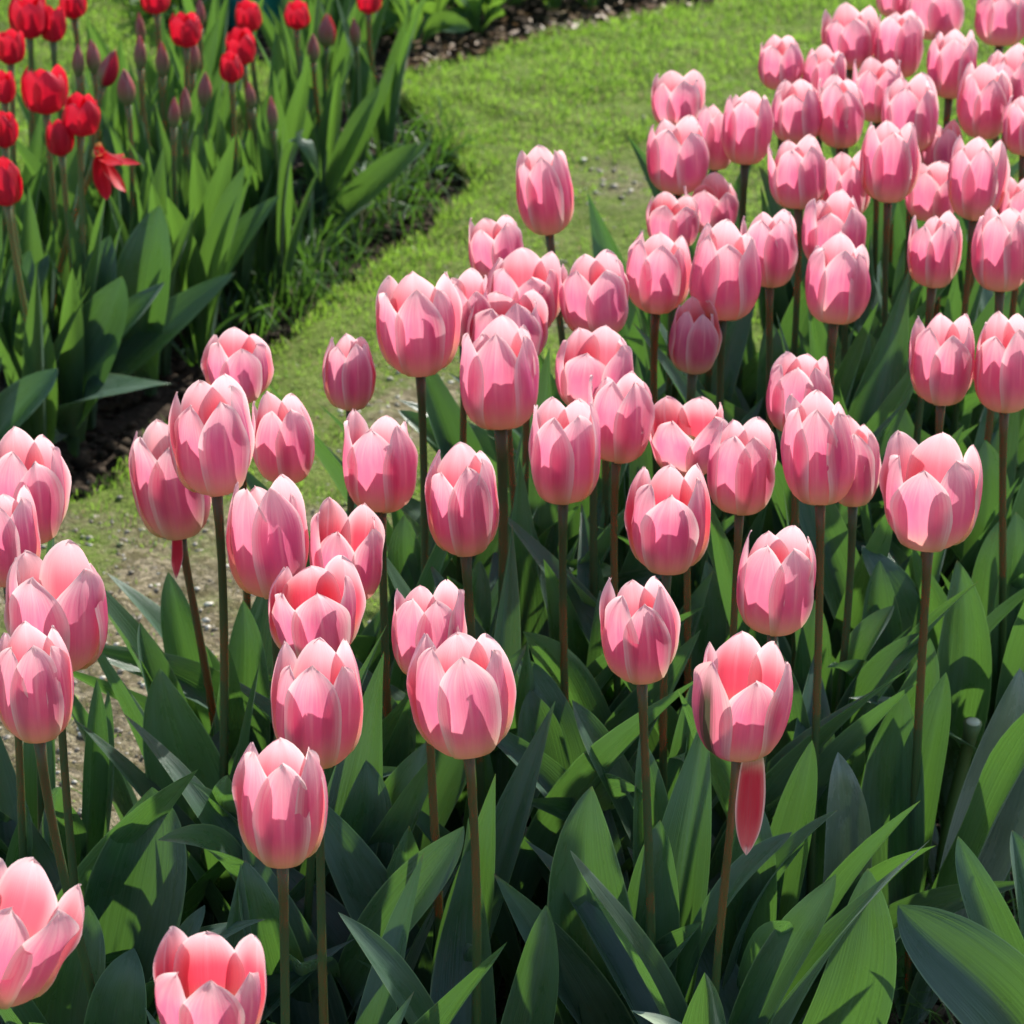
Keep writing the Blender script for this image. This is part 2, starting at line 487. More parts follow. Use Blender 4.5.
ax, ay = axis(-1.25, 1.25, 0.011, 480), axis(1.8, 5.3, 0.011, 480)
X, Y = np.meshgrid(ax, ay)
lm = lawn_mask(X, Y)
near = np.clip(1 - (np.maximum(np.abs(X) - 1.25, 0) + np.maximum(Y - 5.3, 0) + np.maximum(1.8 - Y, 0)) / .5, 0, 1)
Z = (relief(X, Y) * 0.8 + 0.004 * nz2(X, Y, 40, 9)) * near + np.where(lm > 0, 0.010 * np.clip(lm / .03, 0, 1), -0.05)
nx = len(ax)
q = (np.arange(len(ay) - 1)[:, None] * nx + np.arange(nx - 1)[None, :]).ravel()
quads = np.stack([q, q + 1, q + nx + 1, q + nx], 1)
keep = (lm.ravel()[quads] > -0.012).any(1)
quads = quads[keep]
used = np.unique(quads)
remap = np.full(X.size, -1); remap[used] = np.arange(len(used))
lawn = raw_mesh("lawn", np.stack([X, Y, Z], -1).reshape(-1, 3)[used], None, M_LAWN, kind="structure", quads=remap[quads], smooth=True)
wa = lawn.data.attributes.new("worn", 'FLOAT', 'POINT')
wa.data.foreach_set("value", worn(X, Y).ravel()[used].astype(np.float32))

RNG = np.random.default_rng(11)

def blades(name, x, y, z0, h, w, lean, mat, tint):
    """Bent blades of three cross-sections each as one mesh."""
    n = len(x)
    a = RNG.uniform(0, 2 * np.pi, n); la = RNG.uniform(0, 2 * np.pi, n)
    sx, sy = np.cos(a) * w / 2, np.sin(a) * w / 2
    lx, ly = np.cos(la) * lean * h, np.sin(la) * lean * h
    co = np.empty((n, 5, 3))
    co[:, 0] = np.stack([x - sx, y - sy, z0], -1)
    co[:, 1] = np.stack([x + sx, y + sy, z0], -1)
    co[:, 2] = np.stack([x + sx * .8 + lx * .35, y + sy * .8 + ly * .35, z0 + h * .6], -1)
    co[:, 3] = np.stack([x - sx * .8 + lx * .35, y - sy * .8 + ly * .35, z0 + h * .6], -1)
    co[:, 4] = np.stack([x + lx, y + ly, z0 + h * np.sqrt(np.clip(1 - .5 * lean ** 2, .1, 1))], -1)
    b = np.arange(n)[:, None] * 5
    tr = np.concatenate([b + np.array([[0, 1, 2]]), b + np.array([[0, 2, 3]]), b + np.array([[3, 2, 4]])])
    return raw_mesh(name, co.reshape(-1, 3), tr, mat, np.repeat(tint, 5, 0))

def tints(n, dry=0.0):
    t = np.ones((n, 4)); t[:, 0] = RNG.uniform(0, 1, n); t[:, 1] = RNG.uniform(0, 1, n) * (1 if dry else .85) + (dry if dry else 0)
    return t

n = 480000
x = RNG.uniform(-.95, 1.0, n); y = RNG.uniform(2.3, 5.05, n)
lm = lawn_mask(x, y); wn = worn(x, y)
clump = nz2(x, y, 28, 5)
p = np.clip(1.0 - 1.35 * wn + .6 * clump, 0.10, 1)
# nothing is seen under the front of the pink bed or beyond the frame's corners
ok = (lm > 0.002) & (RNG.uniform(0, 1, n) < p) & (np.abs(x) < y * .175 + .08)
x, y, wn, clump = x[ok], y[ok], wn[ok], clump[ok]
n = len(x)
h = RNG.uniform(.006, .016, n) * (1.05 - .55 * wn) * (1 + .35 * clump)
tt = tints(n, .05); tt[:, 0] = np.clip(tt[:, 0] * .75 + .25 * clump + .12, 0, 1); tt[:, 1] = np.where(RNG.uniform(0, 1, n) < .09 + .35 * wn, 1, 0)
grass = blades("lawn_grass", x, y, relief(x, y) * .8 + .006, h, RNG.uniform(.0009, .0018, n), RNG.uniform(.15, 1.0, n), M_GRASS, tt)

def pebbles(name, x, y, z, r, mat, tint, flat=.6):
    """Small irregular stones: jittered octahedra subdivided once in shape by an extra ring."""
    n = len(x)
    base = []
    for lat in (-.6, .35):
        for i in range(5):
            a = i * 2 * math.pi / 5 + (0.6 if lat > 0 else 0)
            base.append((math.cos(a) * math.sqrt(1 - lat * lat), math.sin(a) * math.sqrt(1 - lat * lat), lat))
    base += [(0, 0, -1), (0, 0, 1)]
    base = np.array(base)
    fc = []
    for i in range(5):
        j = (i + 1) % 5
        fc += [(10, j, i), (i, j, 5 + i), (j, 5 + j, 5 + i), (5 + i, 5 + j, 11)]
    co = base[None] * (1 + RNG.uniform(-.3, .3, (n, 12, 1)))
    co[:, :, 2] *= flat
    st = RNG.uniform(.6, 1.5, n); co[:, :, 0] *= st[:, None]
    a = RNG.uniform(0, 2 * np.pi, n); ca, sa = np.cos(a)[:, None], np.sin(a)[:, None]
    cx, cy = co[:, :, 0] * ca - co[:, :, 1] * sa, co[:, :, 0] * sa + co[:, :, 1] * ca
    co[:, :, 0], co[:, :, 1] = cx, cy
    co = co * r[:, None, None] + np.stack([x, y, z], -1)[:, None, :]
    tr = (np.arange(n)[:, None, None] * 12 + np.array(fc)[None]).reshape(-1, 3)
    return raw_mesh(name, co.reshape(-1, 3), tr, mat, np.repeat(tint, 12, 0))

n = 52000
x = RNG.uniform(-.75, .55, n); y = RNG.uniform(2.45, 4.4, n)
wn = worn(x, y)
ok = (lawn_mask(x, y) > -.01) & (RNG.uniform(0, 1, n) < np.clip(1.5 * wn - .45, 0, 1) * (.5 + .5 * nz2(x, y, 30, 8)))
x, y = x[ok], y[ok]; n = len(x)
pebbles("gravel", x, y, relief(x, y) * .8 + .010, np.minimum(RNG.gamma(2.4, .00055, n) + .0007, .0042), M_STONE, tints(n, .03))

n = 42000
x = RNG.uniform(-1.0, 1.0, n); y = RNG.uniform(2.2, 5.3, n)
ok = (lawn_mask(x, y) < .006) & (np.abs(x) < y * .175 + .1)
x, y = x[ok], y[ok]; n = len(x)
pebbles("soil_crumbs", x, y, relief(x, y) * 1.6 - .018, np.minimum(RNG.gamma(2.0, .0020, n) + .001, .010), M_CLOD, tints(n), .75)

# thin grass and strap-leaved weeds in the beds
def tuft_field(name, px, count, hgt, wid, spread, seed, z=0.0, lean=(.3, 1.2)):
    xs, ys, hs = [], [], []
    for (u, v) in px:
        c = at_z(u, v)
        m = int(RNG.integers(count[0], count[1]))
        xs += list(c.x + RNG.normal(0, spread, m)); ys += list(c.y + RNG.normal(0, spread * 1.3, m)); hs += list(RNG.uniform(hgt[0], hgt[1], m))
    xs, ys, hs = np.array(xs), np.array(ys), np.array(hs)
    t = tints(len(xs), .04)
    t[:, 1] = np.where(RNG.uniform(0, 1, len(xs)) < .07, 1, 0)
    return blades(name, xs, ys, relief(xs, ys) - .015, hs, RNG.uniform(wid[0], wid[1], len(xs)), RNG.uniform(lean[0], lean[1], len(xs)), M_WEED, t)

px = [(RNG.uniform(250, 440), 0) for _ in range(60)]
px = [(u, 390 - (u - 230) * .86 + RNG.uniform(-80, -30)) for u, _ in px]
tuft_field("weedy_grass", px, (7, 16), (.03, .09), (.0016, .0032), .018, 1, lean=(.3, 1.4))
px = [(RNG.uniform(80, 1040), RNG.uniform(880, 1150)) for _ in range(75)] + [(RNG.uniform(800, 1040), RNG.uniform(620, 1000)) for _ in range(45)]
tuft_field("bed_grass", px, (8, 18), (.04, .13), (.0014, .003), .025, 2, lean=(.4, 1.4))

# ------------------------------------------------------------------ plant builders
PZ = [(0, 0.0), (.07, .012), (.16, .075), (.30, .235), (.46, .435), (.64, .64), (.80, .81), (.92, .93), (1, 1.0)]
PR = [(0, .12), (.07, .42), (.16, .72), (.30, .93), (.46, 1.0), (.64, .985), (.80, .915), (.92, .815), (1, .73)]
PW = [(0, .14), (.07, .36), (.16, .56), (.30, .75), (.46, .86), (.64, .85), (.78, .69), (.88, .45), (.945, .255), (.98, .12), (1, .012)]

def petal_geo(R, L, op, W, rs, rg, nt=18, nv=10, tip=0.0, zl=1.0, notch=0.0, ruffle=1.0):
    ph, ph2 = rg.uniform(0, 6.28), rg.uniform(0, 6.28)
    rip = rg.uniform(.01, .036)
    ec = rg.uniform(-.03, .05)
    skew = rg.uniform(-.08, .08)
    rib = rg.uniform(.004, .011)
    ruf = rg.uniform(.015, .05) * ruffle
    V, U = [], []
    for i in range(nt + 1):
        t = i / nt
        t = 1 - (1 - t) ** 1.15
        z = L * zl * interp(PZ, t)
        r = R * rs * interp(PR, t) + op * R * sstep(.30, 1, t) + tip * R * sstep(.75, 1, t)
        hw = R * W * interp(PW, t)
        for j in range(nv + 1):
            v = -1 + 2 * j / nv
            a = max(-1.25, min(1.25, hw / max(r, 1e-5) * v)) + skew * sstep(.5, 1, t)
            rr = r * (1 + ec * abs(v) ** 3 * sstep(.2, .7, t))
            rr -= R * .03 * math.exp(-(v / .16) ** 2) * sstep(.25, .6, t) * (1 - sstep(.8, .97, t))
            rr += R * rib * math.cos(v * 11 + ph2) * sstep(.1, .4, t) * (1 - sstep(.85, 1, t))
            rr += R * rip * math.sin(5 * t + 3.2 * v + ph) * sstep(.15, .5, t) + R * ruf * math.sin(13 * t + ph2 + (2 if v > 0 else 0)) * abs(v) ** 3 * sstep(.3, .6, t)
            zz = z + L * .012 * math.sin(7 * v + ph2) * sstep(.6, 1, t)
            if notch and abs(v) < .3: zz -= L * notch * (1 - abs(v) / .3) * sstep(.93, 1, t)
            V.append(Vector((rr * math.sin(a), -rr * math.cos(a), zz)))
            U.append((j / nv, t))
    return V, U, grid_faces(nt, nv)

def lathe(prof, seg=10):
    V, Fc, U = [], [], []
    n = len(prof)
    for i, (r, z) in enumerate(prof):
        for s in range(seg):
            a = 2 * math.pi * s / seg
            V.append((r * math.cos(a), r * math.sin(a), z)); U.append((s / seg, i / (n - 1)))
    for i in range(n - 1):
        for s in range(seg):
            a, b = i * seg + s, i * seg + (s + 1) % seg
            Fc.append((a, b, b + seg, a + seg))
    Fc.append(tuple(range(seg))[::-1]); Fc.append(tuple((n - 1) * seg + s for s in range(seg)))
    return V, Fc, U

def tube(pts, radii, seg=8):
    V, Fc, U = [], [], []
    n = len(pts)
    for i, p in enumerate(pts):
        T = (pts[min(i + 1, n - 1)] - pts[max(i - 1, 0)]).normalized()
        A = T.cross(Vector((0, 1, 0)) if abs(T.y) < .9 else Vector((1, 0, 0))).normalized(); B = T.cross(A)
        for s in range(seg):
            a = 2 * math.pi * s / seg
            V.append(p + (A * math.cos(a) + B * math.sin(a)) * radii[i]); U.append((s / seg, i / (n - 1)))
    for i in range(n - 1):
        for s in range(seg):
            a, b = i * seg + s, i * seg + (s + 1) % seg
            Fc.append((a, b, b + seg, a + seg))
    Fc.append(tuple(range(seg))[::-1]); Fc.append(tuple((n - 1) * seg + s for s in range(seg)))
    return V, Fc, U

def bez(P, t):
    P = [p.copy() for p in P]
    while len(P) > 1:
        P = [P[i].lerp(P[i + 1], t) for i in range(len(P) - 1)]
    return P[0]

LW = [(0, .30), (.10, .46), (.22, .70), (.40, .97), (.52, 1.0), (.68, .84), (.82, .53), (.92, .24), (.97, .095), (1, .004)]

def leaf_obj(P, width, hint, mat, parent, rg, fold=.38, twist=0.0, ripple=.10, nt=20, nv=8, wt=LW, origin=None, name="leaf"):
    """A leaf along the Bezier points P (world); 'hint' points to the side its channel opens to."""
    ph = rg.uniform(0, 6.28); k1 = rg.uniform(5, 9); ph2 = rg.uniform(0, 6.28)
    V, U = [], []
    o = origin or Vector((0, 0, 0))
    for i in range(nt + 1):
        t = i / nt
        C = bez(P, t)
        T = (bez(P, min(1, t + .02)) - bez(P, max(0, t - .02))).normalized()
        S = T.cross(hint)
        if S.length < 1e-3: S = Vector((1, 0, 0))
        S.normalize()
        R_ = Matrix.Rotation(twist * t, 3, T)
        S = R_ @ S
        N = S.cross(T).normalized()
        hw = width / 2 * interp(wt, t)
        fo = fold * (1.6 - 1.0 * t)
        for j in range(nv + 1):
            v = -1 + 2 * j / nv
            a = abs(v)
            p = C + S * (hw * v * (1 - .22 * fo * a)) + N * (hw * fo * (a ** 1.12))
            p += N * (hw * ripple * math.sin(k1 * t + ph + (1.3 if v > 0 else 0)) * a * a)
            p += N * (hw * .06 * math.sin(3.1 * v + 4 * t + ph2))
            V.append(p - o); U.append((j / nv, t))
    return mesh_obj(name, V, grid_faces(nt, nv), mat, parent, U)

def random_leaf(root, az, length, width, lean, bend, mat, rg, **kw):
    """A leaf that rises from the plant's base: lean = tilt from upright at the start, bend = extra tilt by its tip."""
    d = Vector((math.cos(az), math.sin(az), 0))
    def dirn(a): return d * math.sin(a) + Vector((0, 0, math.cos(a)))
    P = [d * .006]
    for s, a in ((.36, lean), (.34, lean + bend * .4), (.30, lean + bend)):
        P.append(P[-1] + dirn(a) * length * s)
    hint = (Vector((0, 0, 1)) * math.sin(lean + bend * .5) - d * math.cos(lean + bend * .5))
    return leaf_obj(P, width, hint, mat, root, rg, fold=rg.uniform(.35, .9), twist=rg.uniform(-1.3, 1.3), **kw)

def make_flower(root, base, axis, R, L, op, phase, rg, mat, droop=None, streak=False, stray=None, nt=18, low={}, ruffle=1.0, rag=0.0):
    fl_v, fl_f, fl_u = lathe([(.0035, -.002), (.0055, .0005), (.006, .003), (.0045, .006), (.0042, .018), (.005, .024), (.0058, .0265), (.002, .028)], 9)
    M = axis.to_track_quat('Z', 'Y').to_matrix()
    # keep the flower's own x axis along the world x so that 'phase' turns it from the viewer's side
    zx = axis.normalized(); xx = (Vector((1, 0, 0)) - zx * zx.x).normalized(); yy = zx.cross(xx)
    M = Matrix((xx, yy, zx)).transposed()
    sc = R / .026
    flower = mesh_obj("flower", [M @ (Vector(v) * sc) for v in fl_v], fl_f, M_HEART, root, fl_u, loc=base)
    for i in range(6):
        outer = i % 2 == 0
        a = math.radians(phase + 60 * i + rg.uniform(-7, 7))
        W = rg.uniform(.74, .86) if outer else rg.uniform(.78, .90)
        rs = rg.uniform(.97, 1.03) if outer else rg.uniform(.87, .93)
        V, U, Fc = petal_geo(R, L, op + rg.uniform(-.08, .09) + rag * rg.uniform(-.25, 1), W, rs, rg, nt=nt, tip=rg.uniform(-.10, .12), zl=low.get(i, rg.uniform(.91, 1.02) if outer else rg.uniform(.88, 1.03)), ruffle=ruffle,
                             notch=rg.choice([0, 0, 0, .02]))
        m = mat
        if streak and i == 0: m = M_STREAK
        if stray and i == stray[0]:          # a petal fallen open
            V = [Matrix.Rotation(-stray[1], 3, 'X') @ (v * .97) for v in V]
        Rz = Matrix.Rotation(a, 3, 'Z')
        mesh_obj("petal", [M @ (Rz @ v) for v in V], Fc, m, flower, U)
    if droop:
        wd, ln, dx, tilt = droop
        V, U, Fc = petal_geo(R * .8, ln, 0.0, wd, .8, rg, notch=.12)
        Q = []
        for v in V:
            w = Vector((v.x, -v.y * .5, -v.z))
            Q.append(Matrix.Rotation(tilt, 3, 'Y') @ (w + Vector((dx, -R * .46, 0.008))))
        mesh_obj("hanging_petal", Q, Fc, M_DROOP, flower, U)["label"] = "loose petal hanging below the cup, red inside with a pale base"
    return flower

def make_stem(root, base, axis, foot, rad, mat, rg, bow=0.0):
    """Stem from the foot (world, on the soil) up to the flower's base, arriving along its axis."""
    h = (base - foot).length
    P = [foot - foot, Vector((rg.uniform(-1, 1) * .011, rg.uniform(-1, 1) * .011, h * .4)), (base - foot) - axis.normalized() * h * .30, base - foot]
    P[1].x += bow
    pts = [bez(P, i / 14) for i in range(15)]
    rr = [rad * (1.22 - .25 * i / 14) for i in range(15)]
    rr[-1] *= 1.5; rr[-2] *= 1.12
    V, Fc, U = tube(pts, rr, 9)
    return mesh_obj("stem", V, Fc, mat, root, U)

# ------------------------------------------------------------------ pink tulips: u, v (middle of the cup), w, h in pixels, then extras
ZH = 0.41
PINK = [
 (12, 940, 112, 150, "drooping pink tulip with petals fallen open, low at the corner beside dark broad leaves", dict(tilt=(.26, -.05), op=.08, rag=.28, ph=-12, dz=-.01, foot=(-.01, .0), ruffle=2.2)),
 (209, 998, 112, 134, "wide open low pink tulip showing its salmon inside above the bottom edge", dict(red=1, op=.20, ph=8, dz=-.02, low={1: .86, 5: .86})),
 (281, 806, 95, 138, "pink tulip with blunt even rim and pale central line, in front of a taller twin", dict(op=.03, ph=2)),
 (317, 707, 97, 137, "tall pink tulip directly behind the blunt rimmed one with a pale line", dict(op=.05, ph=-4)),
 (463, 698, 106, 132, "large rounded pink tulip overlapping a paler one at its upper edge", dict(op=.02, ph=6, tilt=(-.08, 0))),
 (428, 634, 78, 104, "pale pink tulip tucked behind the large rounded one, its tips peeking over", dict(op=.06, ph=20, dz=-.02)),
 (316, 616, 94, 108, "broad open pink tulip with red inside, between two tulips stacked in line", dict(red=1, op=.12, ph=12, dz=-.015)),
 (347, 558, 76, 102, "pink tulip opened on one side showing a red heart, behind the broad open one", dict(op=.14, ph=40, dz=-.02)),
 (268, 541, 88, 128, "egg shaped pink tulip on a dark stem above the broad open cup", dict(op=-.04, ph=20, tilt=(-.06, 0))),
 (34, 688, 84, 130, "rounded pink tulip in front of a bigger one at the picture's edge over gravel", dict(op=.0, ph=8, foot=(.045, 0))),
 (57, 615, 108, 132, "big loose pink tulip with yellow base, behind the rounded one over the gravel path", dict(op=.08, ph=-20, dz=-.02, foot=(.02, 0))),
 (28, 492, 84, 118, "pale pink tulip at the picture's edge, above the big loose one", dict(op=.06, ph=30, dz=.0)),
 (4, 540, 76, 104, "half cut off pink tulip squeezed between two at the picture's edge", dict(op=.0, ph=0, dz=.0)),
 (172, 485, 84, 122, "leaning pink tulip with a shrivelled petal hanging under it, behind a taller tulip", dict(tilt=(-.16, 0), op=.02, ph=20, dz=-.05, foot=(.012, 0), droop=(.22, .040, -.002, .05))),
 (212, 442, 88, 120, "tall mauve pink tulip leading the cluster beside the dark soil bed edge", dict(op=.03, ph=25, dz=.04, tilt=(-.05, 0))),
 (284, 443, 68, 92, "pink tulip close behind the tall mauve one, facing the mossy path", dict(op=.03, ph=30)),
 (238, 369, 71, 76, "short cupped pink tulip furthest back in its cluster, touching the dark soil", dict(op=.08, ph=10)),
 (350, 374, 56, 83, "small slim pink tulip standing alone over bright grass with no stem showing", dict(op=-.06, ph=15, foot=(.0, .0))),
 (380, 466, 78, 104, "pink tulip with spread zigzag tips in front of the mossy worn path", dict(op=.09, ph=50)),
 (463, 506, 77, 114, "pink tulip with a dark slit between petals, in front of a thick brown stem", dict(op=.01, ph=12)),
 (418, 328, 84, 108, "plump mauve pink tulip over the lawn, its bare dark stem clear below", dict(op=.06, ph=5, dz=.02)),
 (464, 312, 58, 76, "pale pink tulip half hidden between the plump mauve one and its neighbours", dict(op=.04, ph=40, dz=-.0)),
 (499, 379, 86, 114, "tall pink tulip on the thickest brown stem in the middle of the bed", dict(op=.02, ph=58, dz=.01, stem=1.35)),
 (507, 333, 84, 78, "pink tulip just behind the one on the thickest brown stem", dict(op=.05, ph=15, dz=-.01)),
 (497, 251, 60, 74, "pink tulip leaning out over the lawn below a lone taller one", dict(op=.02, ph=25, tilt=(-.12, 0))),
 (525, 297, 78, 82, "wide pink tulip in front of the lone tulip's stem", dict(op=.07, ph=10, dz=-.005)),
 (545, 194, 62, 96, "lone tall pink tulip standing clear against the open lawn", dict(op=.03, ph=3, dz=.01, tilt=(-.06, 0), foot=(.035, 0))),
 (595, 297, 74, 90, "open mouthed pink tulip beside the lone tall one's bent stem", dict(op=.08, ph=22, tilt=(-.06, 0))),
 (594, 373, 84, 84, "broad pink tulip half behind two tulips that stand in line", dict(op=.08, ph=40, dz=-.01)),
 (564, 454, 78, 112, "mauve pink tulip with an outcurled tip, in front of a pair in line", dict(op=.05, ph=-28, dz=.01)),
 (619, 419, 71, 98, "pink tulip directly behind the one with an outcurled tip", dict(op=.04, ph=30)),
 (669, 522, 88, 116, "open pink tulip with a red notch at its rim in the bed's centre", dict(red=1, op=.07, ph=0)),
 (640, 633, 83, 112, "neat oval pink tulip on a straight dark stem over upright leaves", dict(op=.0, ph=14, tilt=(-.04, 0))),
 (742, 702, 100, 132, "open pink tulip with a red petal hanging below and a dark green streak", dict(red=1, op=.16, ph=-48, low={1: .85, 0: .97, 2: .93}, droop=(.47, .076, .009, .02), streak=True)),
 (776, 585, 86, 112, "plain pink tulip directly above the one with the hanging petal", dict(op=.02, ph=30)),
 (742, 469, 74, 102, "pink tulip with a pale zigzag rim next to a wide crumpled bloom", dict(op=.07, ph=28)),
 (688, 440, 76, 82, "crumpled wide open pink tulip with folded inner petals", dict(red=1, op=.20, ph=35, dz=-.02, ruffle=1.8, rag=.4)),
 (820, 454, 78, 126, "tall mauve pink tulip covering another of about its height", dict(op=-.01, ph=55, dz=.03)),
 (853, 466, 62, 100, "pink tulip with orange tinted base, mostly covered by a tall mauve one", dict(op=.0, ph=10, dz=-.03)),
 (800, 396, 72, 86, "pale pink tulip rising behind the tall mauve covering one", dict(op=.05, ph=45, dz=-.01)),
 (931, 498, 102, 116, "largest spreading pink tulip, alone above a big upright leaf", dict(op=.14, ph=-20, tilt=(.02, 0), foot=(.012, 0))),
 (943, 363, 68, 94, "pink tulip overlapping its twin at the picture's edge, above the largest spreading one", dict(op=.03, ph=5)),
 (1006, 367, 70, 102, "pink tulip cut by the picture's edge, twin of the one it touches", dict(op=.04, ph=20)),
 (695, 340, 54, 76, "small pink tulip low among stems under two tall blooms", dict(op=-.02, ph=15, dz=-.03)),
 (725, 275, 76, 102, "egg shaped mauve pink tulip with smooth closed sides over a double stem", dict(op=-.08, ph=62, dz=.01)),
 (658, 275, 68, 86, "pink tulip at the lawn's edge beside the smooth egg shaped one", dict(op=.06, ph=3)),
 (673, 224, 56, 48, "open pink tulip peeping over the one at the lawn's edge, with a red heart", dict(op=.15, ph=25, dz=-.02)),
 (712, 208, 56, 58, "half hidden pink tulip crossed by a dark stem from the bloom above", dict(op=.10, ph=40, dz=-.03)),
 (770, 250, 62, 84, "pink tulip with pale yellow base, just behind the smooth egg shaped one", dict(op=.04, ph=25)),
 (838, 284, 70, 90, "square shouldered pink tulip below a mauve one, over leafy stems", dict(op=.03, ph=58)),
 (833, 234, 68, 80, "mauve pink tulip partly covered by the square shouldered one", dict(op=.02, ph=40, dz=-.0)),
 (677, 158, 66, 80, "plump pink tulip with one petal sticking out over the lawn", dict(op=.03, ph=35)),
 (716, 138, 48, 74, "narrow pink tulip wedged between the plump one and a taller mauve one", dict(op=.0, ph=10, dz=-.02)),
 (747, 129, 54, 80, "mauve pink tulip with a yellow base, one ahead of a wedged narrow bloom", dict(op=.04, ph=55, dz=.01)),
 (677, 102, 56, 60, "pink tulip with spread tips topping the row along the open lawn", dict(op=.09, ph=10, dz=-.01)),
 (780, 64, 48, 58, "pink tulip out on the lawn side of the back row", dict(op=.05, ph=30)),
 (797, 115, 52, 64, "pale pink tulip in the thick of the back rows, no stem visible", dict(op=.06, ph=45)),
 (824, 77, 46, 58, "small pink tulip between the back row and a paired cluster", dict(op=.05, ph=0, dz=-.01)),
 (841, 114, 52, 76, "upright pink tulip with a gapped rim and yellow foot in the back rows", dict(op=.03, ph=25)),
 (798, 174, 62, 78, "pink tulip with a bright inner petal and long bare stem below it", dict(op=.05, ph=30, dz=.01)),
 (846, 188, 54, 72, "pink tulip mostly behind the mauve striped one in the upper bed", dict(op=.02, ph=10, dz=-.01)),
 (890, 163, 62, 88, "mauve striped pink tulip on the long green stem in the upper bed", dict(op=.0, ph=2, dz=.02)),
 (878, 92, 52, 68, "pink tulip behind the gapped rim one, among paler blooms", dict(op=.08, ph=20, dz=-.01)),
 (911, 117, 58, 76, "pale pink tulip with wide spread tips over the mauve striped one", dict(op=.09, ph=35)),
 (850, 40, 58, 64, "pink tulip at the head of the back row, beside its even twin", dict(op=.05, ph=5)),
 (899, 45, 52, 74, "even pink tulip next to the head of the back row", dict(op=.04, ph=25, tilt=(-.04, 0))),
 (952, 66, 52, 72, "upright pink tulip standing free with pale grass on both sides", dict(op=.07, ph=50)),
 (936, 12, 62, 62, "pair forming pink tulip at the top edge, merged with a mauve one", dict(op=.04, ph=20)),
 (1001, 16, 58, 66, "mauve pink tulip at the top edge over three crowded stems", dict(op=-.02, ph=62)),
 (985, 104, 57, 78, "full round pink tulip with a glowing yellow foot near the picture's edge", dict(op=.04, ph=0)),
 (1008, 84, 52, 70, "pale pink tulip behind the full round one with a glowing foot", dict(op=.08, ph=30, dz=-.01)),
 (941, 150, 46, 58, "small pink tulip sunk behind the gaping one in the upper bed", dict(op=.02, ph=15, dz=-.03)),
 (977, 181, 60, 88, "gaping pink tulip with dark outer edges in the upper bed", dict(op=.06, ph=4, dz=.01)),
 (932, 194, 56, 62, "pink tulip low between the mauve striped and the gaping ones", dict(op=.05, ph=32, dz=-.03)),
 (935, 252, 58, 80, "rosy pink tulip under the gaping one, above the overlapping twins", dict(op=.05, ph=8)),
 (1002, 252, 62, 88, "tall pink tulip near the picture's edge, in front of a hidden bloom", dict(op=.03, ph=35, dz=.01)),
 (1025, 126, 46, 66, "pink tulip cut by the picture's edge under the pale one", dict(op=.04, ph=15)),
 (1022, 212, 46, 62, "sliver of a pink tulip at the picture's edge beneath the gaping one", dict(op=.06, ph=40, dz=-.02)),
 (897, -2, 44, 44, "pink tulip base just dipping into the picture's top edge", dict(op=.02, ph=20, dz=-.0)),
]

PGROUP = "pink tulips in the front bed"
plants = []        # (root, foot) for leaves that are placed by hand
heads = []
for i, (u, v, w, h, label, ex) in enumerate(PINK):
    rg = random.Random(1000 + i)
    zc = ZH + ex.get('dz', 0)
    C = at_z(u, v, zc)
    depth = (C - CAM).dot(FW)
    phi = math.asin((CAM.z - zc) / (C - CAM).length)
    R = w * depth / F / 2 * .95
    L = (h * depth / F - 0.97 * R * math.sin(phi)) / math.cos(phi)
    L = max(1.95 * R, min(2.95 * R, L))
    tx, ty = ex.get('tilt', (0, 0))
    axis_ = Vector((tx + rg.uniform(-.05, .05), ty + rg.uniform(-.06, .04), 1)).normalized()
    base = C - axis_ * L * .47
    fx, fy = ex.get('foot', (0, 0))
    foot = Vector((base.x + fx - tx * .04 + rg.uniform(-.013, .013), base.y + fy + rg.uniform(-.02, .03), -.012))
    root = empty("pink_tulip", foot)
    tag(root, label, "tulip", PGROUP)
    make_stem(root, base, axis_, foot, 0.00265 * ex.get('stem', 1) * rg.uniform(.92, 1.1), M_STEM, rg)
    make_flower(root, base - foot, axis_, R, L, ex.get('op', .04) - .03, ex.get('ph', 0), rg, M_PINK_RED if ex.get('red') or (' red ' in label and 'red heart' in label) else M_PINK, ex.get('droop'), ex.get('streak', False), low=ex.get('low', {}), ruffle=ex.get('ruffle', 1.0), rag=ex.get('rag', 0))
    plants.append((root, foot))
    heads.append((C, R))
for i in range(len(heads)):
    for j in range(i):
        d = (heads[i][0] - heads[j][0]).length
        if d < .8 * (heads[i][1] + heads[j][1]): print("HEADS TOUCH", i, j, round(d * 1000), round((heads[i][1] + heads[j][1]) * 1000))

